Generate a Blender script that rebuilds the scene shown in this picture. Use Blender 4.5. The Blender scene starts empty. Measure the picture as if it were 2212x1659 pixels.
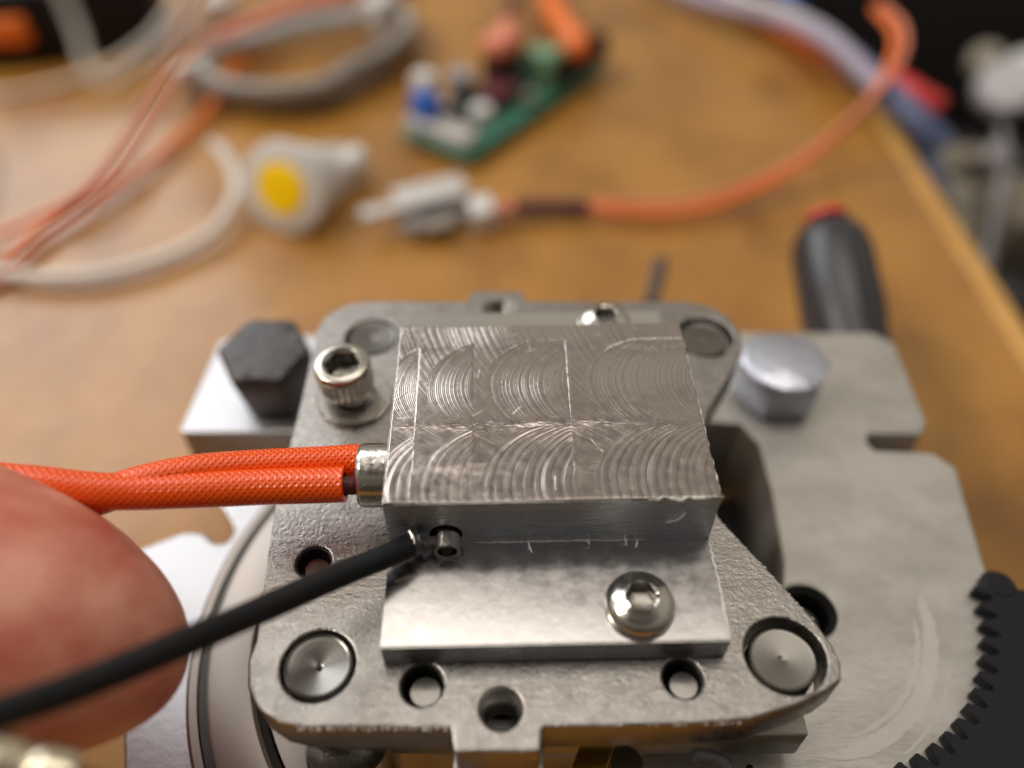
import bpy, bmesh, math, random
import numpy as np
from mathutils import Vector, Matrix, noise
random.seed(7); np.random.seed(7)
R = math.radians
S = bpy.context.scene
COL = S.collection
S.unit_settings.system = 'METRIC'; S.unit_settings.scale_length = 0.01      # one unit is one centimetre
# ------------------------------------------------------------------ camera
PITCH, FPX, HC = R(46.5), 1750.0, 6.87
cd = bpy.data.cameras.new('camera'); cam = bpy.data.objects.new('camera', cd); COL.objects.link(cam)
cam.location = (0, 0, HC); cam.rotation_euler = (R(90) - PITCH, 0, 0)
cd.sensor_width = 36; cd.lens = FPX / 2212 * 36; cd.clip_start = 0.2; cd.clip_end = 2000
cd.dof.use_dof = True; cd.dof.focus_distance = 7.8; cd.dof.aperture_fstop = 0.079; cd.dof.aperture_blades = 0
S.camera = cam
# ------------------------------------------------------------------ light
w = bpy.data.worlds.new('World'); S.world = w; w.use_nodes = True
nt = w.node_tree; nt.nodes.clear()
o_ = nt.nodes.new('ShaderNodeOutputWorld'); bg = nt.nodes.new('ShaderNodeBackground')
tc = nt.nodes.new('ShaderNodeTexCoord'); sp = nt.nodes.new('ShaderNodeSeparateXYZ')
rz = nt.nodes.new('ShaderNodeValToRGB'); ry = nt.nodes.new('ShaderNodeMapRange')
mx = nt.nodes.new('ShaderNodeMix'); mx.data_type = 'RGBA'; mx.blend_type = 'MULTIPLY'; mx.inputs[0].default_value = 1
nt.links.new(tc.outputs['Generated'], sp.inputs[0])
nt.links.new(sp.outputs['Z'], rz.inputs[0])
e = rz.color_ramp.elements
e[0].position = 0.0; e[0].color = (.30, .25, .20, 1); e[1].position = 1; e[1].color = (.26, .23, .21, 1)
x_ = e.new(.50); x_.color = (.56, .51, .44, 1)
x_ = e.new(.70); x_.color = (.66, .60, .50, 1)
x_ = e.new(.78); x_.color = (.20, .165, .145, 1)
ry.inputs['From Min'].default_value = -1; ry.inputs['From Max'].default_value = .5
ry.inputs['To Min'].default_value = .14; ry.inputs['To Max'].default_value = 1
nt.links.new(sp.outputs['Y'], ry.inputs['Value'])
nt.links.new(rz.outputs[0], mx.inputs['A']); nt.links.new(ry.outputs[0], mx.inputs['B'])
nt.links.new(mx.outputs['Result'], bg.inputs[0]); bg.inputs[1].default_value = .72
nt.links.new(bg.outputs[0], o_.inputs[0])

def area_lamp(name, loc, target, sx, sy, radiance, color):
    ld = bpy.data.lights.new(name, 'AREA'); ld.shape = 'RECTANGLE'; ld.size = sx; ld.size_y = sy
    ld.energy = radiance * math.pi * sx * sy; ld.color = color
    lo = bpy.data.objects.new(name, ld); COL.objects.link(lo); lo.location = loc
    lo.rotation_euler = (Vector(target) - Vector(loc)).to_track_quat('-Z', 'Y').to_euler()
    return lo
area_lamp('ceiling_lamp', (4, 31, 105), (0, 8, 0), 84, 46, 2.3, (1, .93, .83))
area_lamp('window_light', (-92, 108, 95), (0, 8, 0), 90, 80, 3.6, (.93, .96, 1))
area_lamp('desk_lamp', (-58, 6, 66), (0, 10, -3), 16, 16, 34, (1, .92, .82))

S.view_settings.view_transform = 'Standard'; S.view_settings.look = 'None'
S.view_settings.exposure = 0.22; S.view_settings.gamma = 1
S.render.engine = 'CYCLES'

# ------------------------------------------------------------------ measuring: a photo pixel to a real point
def ray(px, py):
    u = (px - 1106) / FPX; v = (py - 829.5) / FPX
    return Vector((u, math.cos(PITCH) - v * math.sin(PITCH), -math.sin(PITCH) - v * math.cos(PITCH)))
def P(px, py, z):
    d = ray(px, py); return Vector((0, 0, HC)) + d * ((z - HC) / d.z)
def PD(px, py, depth):
    return Vector((0, 0, HC)) + ray(px, py) * depth

# ------------------------------------------------------------------ materials
def mat(name, base, rough=.5, metal=0., spec=.5, coat=0., sss=0., bump=None, var=None, trans=0., emit=None, roughvar=None, aniso=0.):
    m = bpy.data.materials.new(name); m.use_nodes = True
    t = m.node_tree; b = t.nodes['Principled BSDF']
    L = t.links.new
    b.inputs['Base Color'].default_value = (*base, 1)
    b.inputs['Roughness'].default_value = rough; b.inputs['Metallic'].default_value = metal
    b.inputs['Specular IOR Level'].default_value = spec
    if coat: b.inputs['Coat Weight'].default_value = coat; b.inputs['Coat Roughness'].default_value = .12
    if trans: b.inputs['Transmission Weight'].default_value = trans
    if sss:
        b.inputs['Subsurface Weight'].default_value = sss; b.inputs['Subsurface Radius'].default_value = (1, .35, .18)
        b.inputs['Subsurface Scale'].default_value = .25
    tcn = t.nodes.new('ShaderNodeTexCoord')
    def noise_tex(scale, detail, stretch=(1, 1, 1), rot=0, rough_=.6):
        mp = t.nodes.new('ShaderNodeMapping'); mp.inputs['Scale'].default_value = stretch
        mp.inputs['Rotation'].default_value = (0, 0, rot)
        n = t.nodes.new('ShaderNodeTexNoise'); n.inputs['Scale'].default_value = scale; n.inputs['Detail'].default_value = detail
        n.inputs['Roughness'].default_value = rough_
        L(tcn.outputs['Object'], mp.inputs[0]); L(mp.outputs[0], n.inputs['Vector'])
        return n
    if var:      # (colour2, scale, stretch, lo, hi)
        n = noise_tex(var[1], 5, var[2]); r = t.nodes.new('ShaderNodeMapRange')
        r.inputs['From Min'].default_value = var[3]; r.inputs['From Max'].default_value = var[4]
        c = t.nodes.new('ShaderNodeMix'); c.data_type = 'RGBA'
        c.inputs['A'].default_value = (*base, 1); c.inputs['B'].default_value = (*var[0], 1)
        L(n.outputs['Fac'], r.inputs['Value']); L(r.outputs[0], c.inputs[0]); L(c.outputs['Result'], b.inputs['Base Color'])
    if roughvar:  # (scale, stretch, lo, hi)
        n = noise_tex(roughvar[0], 4, roughvar[1]); r = t.nodes.new('ShaderNodeMapRange')
        r.inputs['From Min'].default_value = .3; r.inputs['From Max'].default_value = .7
        r.inputs['To Min'].default_value = roughvar[2]; r.inputs['To Max'].default_value = roughvar[3]
        L(n.outputs['Fac'], r.inputs['Value']); L(r.outputs[0], b.inputs['Roughness'])
    if bump:     # list of (scale, stretch, strength distance)
        prev = None
        for sc, st, dist in bump:
            n = noise_tex(sc, 4, st); bn = t.nodes.new('ShaderNodeBump'); bn.inputs['Distance'].default_value = dist
            bn.inputs['Strength'].default_value = 1
            L(n.outputs['Fac'], bn.inputs['Height'])
            if prev: L(prev.outputs[0], bn.inputs['Normal'])
            prev = bn
        L(prev.outputs[0], b.inputs['Normal'])
    if emit:
        b.inputs['Emission Color'].default_value = (*emit[0], 1); b.inputs['Emission Strength'].default_value = emit[1]
    return m
U1 = (1, 1, 1)
M = {}
M['table'] = mat('varnished_wood', (.46, .215, .034), .42, coat=.35, var=((.25, .10, .013), .42, (1, .7, 1), .40, .74), bump=[(30, (1, .1, 1), .002)], roughvar=(2, U1, .36, .5))
M['table_edge'] = mat('pale_wood_edge', (.70, .40, .11), .4, var=((.6, .3, .07), 3, (1, .2, 1), .4, .7))
M['floor'] = mat('dark_floor', (.008, .007, .007), .8, var=((.02, .016, .014), .08, U1, .4, .7))
M['plate'] = mat('cast_steel', (.39, .37, .35), .30, 1, var=((.31, .29, .27), 5, U1, .38, .66),
                 bump=[(22, U1, .0075), (45, U1, .003), (3, (1, 4, 1), .006)], roughvar=(14, U1, .22, .44))
M['plate_side'] = M['plate']
M['alu'] = mat('milled_aluminium', (.60, .58, .565), .2, 1, bump=[(14, (10, 1, 1), .0006), (5, (1, 1, 1), .001)], roughvar=(6, U1, .14, .24))
M['alu_front'] = mat('sawn_aluminium', (.52, .57, .64), .2, 1, bump=[(9, (.12, 1, 4), .012), (40, (.1, 1, 3), .003)], roughvar=(7, (.1, 1, 5), .12, .34))  # bluish tint is the front faces' reflection put into the colour
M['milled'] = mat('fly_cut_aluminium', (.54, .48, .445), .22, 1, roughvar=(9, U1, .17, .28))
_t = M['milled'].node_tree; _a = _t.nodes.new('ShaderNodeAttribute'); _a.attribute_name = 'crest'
_c = _t.nodes.new('ShaderNodeMix'); _c.data_type = 'RGBA'; _c.inputs['A'].default_value = (.35, .30, .275, 1); _c.inputs['B'].default_value = (.70, .655, .62, 1)  # brown grooves and pale crests: glints and reflections put into the colour
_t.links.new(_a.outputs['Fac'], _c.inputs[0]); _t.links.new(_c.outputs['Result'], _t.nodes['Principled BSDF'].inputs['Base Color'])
M['burr'] = mat('bright_burr', (.85, .83, .8), .45, .35)
M['steel'] = mat('bright_steel', (.66, .635, .58), .17, 1, bump=[(20, U1, .003)], roughvar=(12, U1, .1, .28))
M['screw'] = mat('stainless_screw', (.50, .475, .43), .24, 1, bump=[(30, U1, .003)])
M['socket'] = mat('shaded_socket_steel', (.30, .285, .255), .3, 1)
M['pin'] = mat('turned_steel', (.21, .20, .185), .26, 1)
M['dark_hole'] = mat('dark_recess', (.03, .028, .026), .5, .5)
M['thread'] = mat('threaded_steel', (.34, .32, .30), .25, 1)
M['washer'] = mat('zinc_washer', (.36, .345, .31), .34, 1, bump=[(25, U1, .004)], roughvar=(9, U1, .24, .5))
M['gray_alu'] = mat('blasted_aluminium', (.60, .58, .54), .45, 1, var=((.47, .45, .41), 1.1, (1, 1.6, 1), .38, .66), bump=[(12, (.15, 6, 1), .005), (30, (.1, 3, 1), .003)], roughvar=(3, (1, 4, 1), .42, .54))
M['white_alu'] = mat('bright_aluminium', (.55, .55, .57), .42, .9, bump=[(10, U1, .004)])
M['ring_alu'] = mat('dull_ring_aluminium', (.34, .30, .27), .45, 1)
M['zinc'] = mat('zinc_plating', (.66, .69, .80), .34, 1, bump=[(5, U1, .03)])
M['black_oxide'] = mat('black_oxide', (.085, .082, .087), .45, .35, bump=[(5, U1, .04)], var=((.10, .095, .10), 3, U1, .4, .7))
M['rubber'] = mat('black_shrink_tube', (.010, .010, .011), .55, spec=.25, bump=[(9, U1, .012), (60, U1, .002)])
M['black_plastic'] = mat('black_plastic', (.010, .010, .014), .55, spec=.25, bump=[(20, U1, .004)])
M['grip'] = mat('dark_grip', (.032, .030, .036), .3, spec=.6)
M['brass'] = mat('brass', (.80, .50, .12), .3, 1)
M['nickel'] = mat('pale_nickel', (.85, .78, .60), .22, 1)
M['white'] = mat('white_plastic', (.80, .80, .78), .35)
M['white_wire'] = mat('white_wire', (.84, .80, .74), .4)
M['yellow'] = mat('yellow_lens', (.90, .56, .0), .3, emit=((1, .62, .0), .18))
M['grey_cable'] = mat('grey_cable', (.30, .29, .27), .4, var=((.38, .37, .35), 2, U1, .4, .6))
M['orange_wire'] = mat('orange_wire', (.92, .20, .025), .4)
M['pink_wire'] = mat('salmon_wire', (.86, .28, .17), .4)
M['pale_salmon'] = mat('pale_salmon_wire', (.95, .52, .42), .4)
M['red'] = mat('red_plastic', (.78, .035, .03), .35)
M['board'] = mat('green_board', (.05, .22, .15), .35)
M['terminal'] = mat('green_terminal', (.20, .40, .25), .4)
M['blue'] = mat('blue_plastic', (.02, .14, .62), .35)
M['capgrey'] = mat('capacitor_grey', (.42, .40, .42), .35, .3)
M['maroon'] = mat('dark_red_part', (.13, .03, .04), .4)
M['bluewire'] = mat('blue_wire', (.12, .16, .30), .4)
M['lilac'] = mat('lilac_wire', (.42, .38, .50), .4)
M['beige'] = mat('beige_part', (.33, .29, .22), .5)
M['clear'] = mat('clear_plastic', (.62, .60, .58), .3, spec=.6)

# skin, with fine print ridges and uneven redness
m = bpy.data.materials.new('skin'); m.use_nodes = True; t = m.node_tree; b = t.nodes['Principled BSDF']; L = t.links.new
b.inputs['Roughness'].default_value = .42; b.inputs['Subsurface Weight'].default_value = .35
b.inputs['Subsurface Radius'].default_value = (1, .35, .2); b.inputs['Subsurface Scale'].default_value = .35
tcn = t.nodes.new('ShaderNodeTexCoord')
n1 = t.nodes.new('ShaderNodeTexNoise'); n1.inputs['Scale'].default_value = 1.7; n1.inputs['Detail'].default_value = 4
cr = t.nodes.new('ShaderNodeValToRGB'); cr.color_ramp.elements[0].position = .35; cr.color_ramp.elements[0].color = (.60, .155, .10, 1)
cr.color_ramp.elements[1].position = .68; cr.color_ramp.elements[1].color = (.80, .37, .26, 1)
L(tcn.outputs['Object'], n1.inputs['Vector']); L(n1.outputs['Fac'], cr.inputs[0]); L(cr.outputs[0], b.inputs['Base Color'])
wv = t.nodes.new('ShaderNodeTexWave'); wv.wave_type = 'RINGS'; wv.inputs['Scale'].default_value = 9; wv.inputs['Distortion'].default_value = 4; wv.inputs['Detail'].default_value = 2
n2 = t.nodes.new('ShaderNodeTexNoise'); n2.inputs['Scale'].default_value = 40
bb = t.nodes.new('ShaderNodeBump'); bb.inputs['Distance'].default_value = .004; bb.inputs['Strength'].default_value = .6
b2 = t.nodes.new('ShaderNodeBump'); b2.inputs['Distance'].default_value = .004
L(tcn.outputs['Object'], wv.inputs['Vector']); L(wv.outputs['Fac'], bb.inputs['Height']); L(tcn.outputs['Object'], n2.inputs['Vector'])
L(n2.outputs['Fac'], b2.inputs['Height']); L(bb.outputs[0], b2.inputs['Normal']); L(b2.outputs[0], b.inputs['Normal'])
M['skin'] = m

# braided orange sleeving: two families of diagonal yarns over the tube's own coordinates
m = bpy.data.materials.new('orange_braid'); m.use_nodes = True; t = m.node_tree; b = t.nodes['Principled BSDF']; L = t.links.new
b.inputs['Roughness'].default_value = .28; b.inputs['Coat Weight'].default_value = .22; b.inputs['Coat Roughness'].default_value = .14
uv = t.nodes.new('ShaderNodeUVMap'); uv.uv_map = 'UVMap'; se = t.nodes.new('ShaderNodeSeparateXYZ'); L(uv.outputs[0], se.inputs[0])
def mth(op, a, b_=None):
    q = t.nodes.new('ShaderNodeMath'); q.operation = op
    for i, v in enumerate((a, b_)):
        if v is None: continue
        if isinstance(v, (int, float)): q.inputs[i].default_value = v
        else: L(v, q.inputs[i])
    return q.outputs[0]
ua = mth('MULTIPLY', se.outputs[0], 2 * math.pi * 15); va = mth('MULTIPLY', se.outputs[1], 2 * math.pi * 15)
s1 = mth('SINE', mth('ADD', ua, va)); s2 = mth('SINE', mth('SUBTRACT', ua, va))
h = mth('MAXIMUM', s1, s2)
bb = t.nodes.new('ShaderNodeBump'); bb.inputs['Distance'].default_value = .0035; bb.inputs['Strength'].default_value = .9
L(h, bb.inputs['Height']); L(bb.outputs[0], b.inputs['Normal']); L(bb.outputs[0], b.inputs['Coat Normal'])
cr = t.nodes.new('ShaderNodeValToRGB'); cr.color_ramp.elements[0].position = .1; cr.color_ramp.elements[0].color = (.86, .065, .001, 1)
cr.color_ramp.elements[1].position = .75; cr.color_ramp.elements[1].color = (1, .12, .001, 1)
L(h, cr.inputs[0]); L(cr.outputs[0], b.inputs['Base Color'])
M['braid'] = m

# ------------------------------------------------------------------ object helpers
def link(name, me, material, parent=None, sharp=35):
    o = bpy.data.objects.new(name, me); COL.objects.link(o)
    if material is not None and not me.materials: me.materials.append(material)
    if sharp is not None:
        me.polygons.foreach_set('use_smooth', [True] * len(me.polygons)); me.set_sharp_from_angle(angle=R(sharp))
    if parent is not None:
        o.parent = parent
        o.matrix_parent_inverse = parent.matrix_basis.inverted()
    return o
def tag(o, label, cat, group=None):
    o['label'] = label; o['category'] = cat
    if group: o['group'] = group
    return o
def thing(name, loc, label, cat, group=None):
    o = bpy.data.objects.new(name, None); COL.objects.link(o); o.location = loc; o.empty_display_size = .3
    return tag(o, label, cat, group)
def structure(o): o['kind'] = 'structure'; return o
def from_bm(name, bm, material, parent=None, sharp=35):
    me = bpy.data.meshes.new(name); bm.to_mesh(me); bm.free(); return link(name, me, material, parent, sharp)

def rings_bm(rings, cap0=True, cap1=True, bm=None, uvs=False):
    """rings: list of lists of points, all with the same count"""
    bm = bm or bmesh.new(); vv = [[bm.verts.new(p) for p in r] for r in rings]; n = len(rings[0])
    for a, b_ in zip(vv, vv[1:]):
        for i in range(n):
            bm.faces.new((a[i], a[(i + 1) % n], b_[(i + 1) % n], b_[i]))
    if cap0: bm.faces.new(list(reversed(vv[0])))
    if cap1: bm.faces.new(vv[-1])
    return bm
def frame(axis):
    z = Vector(axis).normalized(); x = z.orthogonal().normalized()
    if abs(z.z) > .95: x = Vector((1, 0, 0)); x = (x - z * x.dot(z)).normalized()
    y = z.cross(x); return x, y, z
def lathe(profile, c=(0, 0, 0), axis=(0, 0, 1), n=64, rf=None, cap0=True, cap1=True, bm=None, ph=0):
    """profile: (radius, height[, key]); key goes to rf(theta, r, key) for non-round sections"""
    X, Y, Z = frame(axis); c = Vector(c); rings = []
    for p in profile:
        ring = []
        for i in range(n):
            th = 2 * math.pi * i / n + ph
            r = p[0] if len(p) < 3 or rf is None else rf(th, p[0], p[2])
            ring.append(c + X * (r * math.cos(th)) + Y * (r * math.sin(th)) + Z * p[1])
        rings.append(ring)
    return rings_bm(rings, cap0, cap1, bm)
def lathe_arc(name, prof, c, a0, a1, n, material, parent):
    bm = bmesh.new(); vs = []
    for i in range(n + 1):
        th = R(a0 + (a1 - a0) * i / n); vs.append([bm.verts.new((c[0] + r_ * math.cos(th), c[1] + r_ * math.sin(th), c[2] + z)) for r_, z in prof])
    for a, b_ in zip(vs, vs[1:]):
        for k in range(len(prof)): bm.faces.new((a[k], a[(k + 1) % len(prof)], b_[(k + 1) % len(prof)], b_[k]))
    bm.faces.new(vs[0]); bm.faces.new(list(reversed(vs[-1]))); bmesh.ops.recalc_face_normals(bm, faces=bm.faces)
    return from_bm(name, bm, material, parent)
def hexr(th, r, key=None):
    a = (th % (math.pi / 3)) - math.pi / 6
    return r / math.cos(a)
def smooth_path(pts, sub=10):
    pts = [Vector(p) for p in pts]
    if len(pts) < 3: return [pts[0].lerp(pts[-1], i / sub) for i in range(sub + 1)]
    out = []; ext = [pts[0] * 2 - pts[1]] + pts + [pts[-1] * 2 - pts[-2]]
    for i in range(1, len(ext) - 2):
        p0, p1, p2, p3 = ext[i - 1:i + 3]
        for k in range(sub):
            t_ = k / sub
            out.append(.5 * ((2 * p1) + (p2 - p0) * t_ + (2 * p0 - 5 * p1 + 4 * p2 - p3) * t_ ** 2 + (3 * p1 - p0 - 3 * p2 + p3) * t_ ** 3))
    out.append(pts[-1]); return out
def tube(name, pts, r, material, parent=None, n=20, sub=10, uv=False, hollow=0, jit=0, sharp=50):
    path = smooth_path(pts, sub); N = len(path)
    tang = [(path[min(i + 1, N - 1)] - path[max(i - 1, 0)]).normalized() for i in range(N)]
    up = tang[0].orthogonal().normalized(); bm = bmesh.new(); vs = []; L_ = 0; ln = []
    for i, (p, tg) in enumerate(zip(path, tang)):
        if i: L_ += (p - path[i - 1]).length
        ln.append(L_)
        up = (up - tg * up.dot(tg)).normalized(); sd = tg.cross(up)
        rr = r(i / (N - 1)) if callable(r) else r
        vs.append([bm.verts.new(p + (up * math.cos(a) + sd * math.sin(a)) * (rr * (1 + jit * random.uniform(-1, 1))))
                   for a in [2 * math.pi * k / n for k in range(n)]])
    lay = bm.loops.layers.uv.new('UVMap') if uv else None
    for i in range(N - 1):
        for k in range(n):
            f = bm.faces.new((vs[i][k], vs[i][(k + 1) % n], vs[i + 1][(k + 1) % n], vs[i + 1][k]))
            if uv:
                for lp, (a, b_) in zip(f.loops, ((k, i), (k + 1, i), (k + 1, i + 1), (k, i + 1))): lp[lay].uv = (a / n, ln[b_])
    if hollow:
        for idx in (0, -1):
            c = path[idx]; inner = [bm.verts.new(c + (v.co - c) * hollow) for v in vs[idx]]
            deep = [bm.verts.new(v.co + tang[idx] * (.25 if idx == 0 else -.25)) for v in inner]
            for k in range(n):
                k2 = (k + 1) % n
                q = (vs[idx][k2], vs[idx][k], inner[k], inner[k2]) if idx == 0 else (vs[idx][k], vs[idx][k2], inner[k2], inner[k])
                bm.faces.new(q)
                q = (inner[k2], inner[k], deep[k], deep[k2]) if idx == 0 else (inner[k], inner[k2], deep[k2], deep[k])
                bm.faces.new(q)
            bm.faces.new(deep)
    else:
        bm.faces.new(list(reversed(vs[0]))); bm.faces.new(vs[-1])
    bmesh.ops.recalc_face_normals(bm, faces=bm.faces)
    return from_bm(name, bm, material, parent, sharp)
def box_bm(sx, sy, sz, mtx=Matrix(), bev=0, bm=None):
    b_ = bmesh.new(); bmesh.ops.create_cube(b_, size=1, matrix=Matrix.Diagonal((sx, sy, sz, 1)))
    if bev: bmesh.ops.bevel(b_, geom=b_.edges[:], offset=bev, segments=3, profile=.5, affect='EDGES')
    b_.transform(mtx)
    if bm is None: return b_
    me = bpy.data.meshes.new('tmp'); b_.to_mesh(me); b_.free(); bm.from_mesh(me); bpy.data.meshes.remove(me); return bm
def box(name, c, size, material, parent=None, rz=0, bev=.02, rot=None):
    mt = Matrix.Translation(Vector(c)) @ (rot if rot is not None else Matrix.Rotation(rz, 4, 'Z'))
    return from_bm(name, box_bm(*size, mt, bev), material, parent)
def circ(cx, cy, r, n=40): return [(cx + r * math.cos(2 * math.pi * i / n), cy + r * math.sin(2 * math.pi * i / n)) for i in range(n)]
def slab(name, outline, holes, z0, z1, material, parent=None, bev=.02, sharp=30):
    """a plate of any outline with holes, edges eased"""
    cu = bpy.data.curves.new(name, 'CURVE'); cu.dimensions = '2D'; cu.fill_mode = 'BOTH'
    for pts in [outline] + holes:
        s = cu.splines.new('POLY'); s.points.add(len(pts) - 1); s.use_cyclic_u = True
        for q, p in zip(s.points, pts): q.co = (p[0], p[1], 0, 1)
    cu.extrude = (z1 - z0) / 2 - bev; cu.bevel_depth = bev; cu.bevel_resolution = 1; cu.offset = -bev
    tmp = bpy.data.objects.new('tmp', cu); COL.objects.link(tmp)
    dg = bpy.context.evaluated_depsgraph_get(); dg.update()
    me = bpy.data.meshes.new_from_object(tmp.evaluated_get(dg)); bpy.data.objects.remove(tmp); bpy.data.curves.remove(cu)
    me.transform(Matrix.Translation((0, 0, (z0 + z1) / 2))); me.materials.clear(); me.name = name
    return link(name, me, material, parent, sharp)
def round_poly(pts, rad, seg=8):
    out = []; n = len(pts)
    for i in range(n):
        p = Vector(pts[i][:2]); a = Vector(pts[i - 1][:2]); b_ = Vector(pts[(i + 1) % n][:2])
        rr = rad[i] if isinstance(rad, (list, tuple)) else rad
        da = (a - p); db = (b_ - p); k = min(rr, da.length * .48, db.length * .48)
        if k < 1e-4: out.append((p.x, p.y)); continue
        q0 = p + da.normalized() * k; q1 = p + db.normalized() * k
        for s in range(seg + 1):
            t_ = s / seg; q = q0 * (1 - t_) ** 2 + p * 2 * t_ * (1 - t_) + q1 * t_ ** 2; out.append((q.x, q.y))
    return out
def carve(o, cutters, delete=True):
    for c in cutters:
        md = o.modifiers.new('cut', 'BOOLEAN'); md.object = c; md.operation = 'DIFFERENCE'; md.solver = 'EXACT'
    dg = bpy.context.evaluated_depsgraph_get(); dg.update()
    me = bpy.data.meshes.new_from_object(o.evaluated_get(dg)); o.modifiers.clear(); o.data = me
    for c in cutters: bpy.data.objects.remove(c)
    me.polygons.foreach_set('use_smooth', [True] * len(me.polygons)); me.set_sharp_from_angle(angle=R(30))
    return o

# ================================================================== SETTING: desk and floor
ZT = -5.5
tx1, ty1 = 11.62, 24.5
top = slab('table_top', [(-70, -30), (tx1 - .55, -30), (tx1 - .55, ty1), (4.5, 60), (-70, 60)], [], ZT - 2.4, ZT, M['table'], bev=.02)
structure(top)
edge = from_bm('table_edge', box_bm(.55, ty1 + 30, 2.4, Matrix.Translation((tx1 - .27, (ty1 - 30) / 2, ZT - 1.2 + .03)), .12), M['table_edge'], top)
fl = from_bm('floor', box_bm(600, 600, 2, Matrix.Translation((0, 150, -72))), M['floor'], sharp=None); structure(fl)

# ================================================================== BASE under the plate
base = thing('machined_base', (0, 5.2, -1.5), 'pale grey machined aluminium base with bolted flanges lying under the small steel plate', 'machine base')
ZB = -1.5
# right-hand body plate with slot and rounded lower end
rp = [P(1640, 958, ZB), P(1600, 915, ZB), (1.4, 7.3), (1.4, 9.05), (5.45, 9.02), (5.72, 8.8), (5.66, 7.22), (5.5, 7.0), (4.80, 7.02), (4.74, 6.88), (4.80, 6.74), (5.55, 6.70), (5.76, 6.45), (5.55, 4.95)]
cx, cy, rr = 3.0, 4.84, 2.55
rp = [(p[0], p[1]) for p in rp] + [(cx + rr * math.cos(a), cy + rr * math.sin(a)) for a in [R(-2 - 8 * i) for i in range(0, 14)]]
rp += [(1.2, 2.5), (1.2, 4.3), (2.75, 4.55), (3.13, 4.75), (3.2, 5.05), (3.28, 6.1)]
hx, hy = 3.32, 4.42
body = slab('body_plate', rp, [circ(hx, hy, .33, 36)], ZB - 1.7, ZB, M['gray_alu'], base, bev=.035)
from_bm('hole_shade_liner', lathe([(.329, -1.2), (.329, -.04), (.27, -.1), (.27, -1.2)], (hx, hy, ZB), n=36, cap0=False, cap1=False), M['dark_hole'], base)  # near-black ring, shade of the gap around the bolt put into colour
from_bm('bolt_head', lathe([(.22, -1.2), (.22, -.34), (.2, -.3), (.1, -.3), (.1, -.5)], (hx, hy, ZB), n=36), M['black_oxide'], base)
# wear mark: polished track, a hair proud
def arc_strip(name, c, r0, r1, a0, a1, z, material, parent, n=60, jag=.02):
    bm = bmesh.new(); a = []; b_ = []
    for i in range(n + 1):
        t_ = i / n; th = R(a0 + (a1 - a0) * t_); tp = min(1, 6 * t_, 6 * (1 - t_)) ** .5
        m_ = (r0 + r1) / 2; hw = (r1 - r0) / 2 * tp
        a.append(bm.verts.new((c[0] + (m_ - hw + random.uniform(-jag, jag)) * math.cos(th), c[1] + (m_ - hw) * math.sin(th), z)))
        b_.append(bm.verts.new((c[0] + (m_ + hw + random.uniform(-jag, jag)) * math.cos(th), c[1] + (m_ + hw) * math.sin(th), z)))
    for i in range(n): bm.faces.new((a[i], b_[i], b_[i + 1], a[i + 1]))
    return from_bm(name, bm, material, parent)
M['wear'] = mat('polished_wear', (.60, .58, .54), .46, 1, bump=[(20, (6, 6, 1), .004)])
arc_strip('wear_mark', (2.95, 4.53), 1.62, 1.78, 4, -84, ZB + .003, M['wear'], base)
arc_strip('wear_mark', (2.98, 4.50), 1.50, 1.55, -6, -74, ZB + .003, M['wear'], base)
arc_strip('wear_mark', (2.9, 4.53), 1.92, 1.95, -20, -60, ZB + .003, M['wear'], base)
# left flange and lower left plate with a U notch
lf = [(-4.5, 7.05), (-4.38, 8.9), (-1.5, 9.05), (-1.5, 5.9), (-2.3, 6.0), (-2.45, 7.05)]
slab('left_flange', round_poly(lf, [.1, .15, .1, .1, .1, .02]), [], ZB - .95, ZB, M['white_alu'], base, bev=.03)
ZL = -1.9
def PL(a, b_): q = P(a, b_, ZL); return (q.x, q.y)
ll = [PL(266, 1660), PL(262, 1400), PL(266, 1212), PL(300, 1186), PL(397, 1148), PL(440, 1150), PL(462, 1174), PL(492, 1172), PL(508, 1148), PL(490, 1110), PL(470, 1085), PL(640, 1060), PL(760, 1200), PL(760, 1720), PL(262, 1720)]
slab('lower_left_plate', round_poly(ll, .08, 4), [], ZL - 1.0, ZL, M['white_alu'], base, bev=.04)
# round turret with a groove
tcx, tcy = .10, 4.3
lathe_arc('turret_ring', [(3.52, -2.1), (3.52, -1.62), (3.48, -1.58), (3.40, -1.58), (3.38, -1.9), (3.30, -1.9), (3.28, -1.52), (3.24, -1.5), (2.84, -1.5), (2.80, -1.54), (2.80, -1.9), (2.72, -1.9), (2.70, -1.6), (2.0, -1.6), (2.0, -2.1)], (tcx - .12, tcy, 0), 112, 262, 110, M['ring_alu'], base)
M['groove'] = mat('dark_groove', (.07, .065, .06), .4, .6)  # dark gap painted as a near-black strip filling the groove
lathe_arc('groove_dark_strip', [(3.385, -1.78), (3.385, -1.60), (3.29, -1.60), (3.28, -1.78)], (tcx - .12, tcy, 0), 112, 262, 110, M['groove'], base)
lathe_arc('groove_dark_strip', [(2.795, -1.78), (2.795, -1.56), (2.73, -1.60), (2.71, -1.78)], (tcx - .12, tcy, 0), 112, 262, 110, M['groove'], base)
# zinc hex bolt on right flange, with washer face
q = P(1697, 778, -.88)
from_bm('zinc_hex_bolt', lathe([(.50, -.62, 1), (.53, -.57, 1), (.54, -.12, 1), (.53, -.05, 1), (.50, -.01, 0), (.47, .01, 0)], q, n=72, rf=lambda th, r, k: r * (hexr(th, 1) * .85 + .18) if k else r * 1.13, ph=.35), M['zinc'], base)
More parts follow.
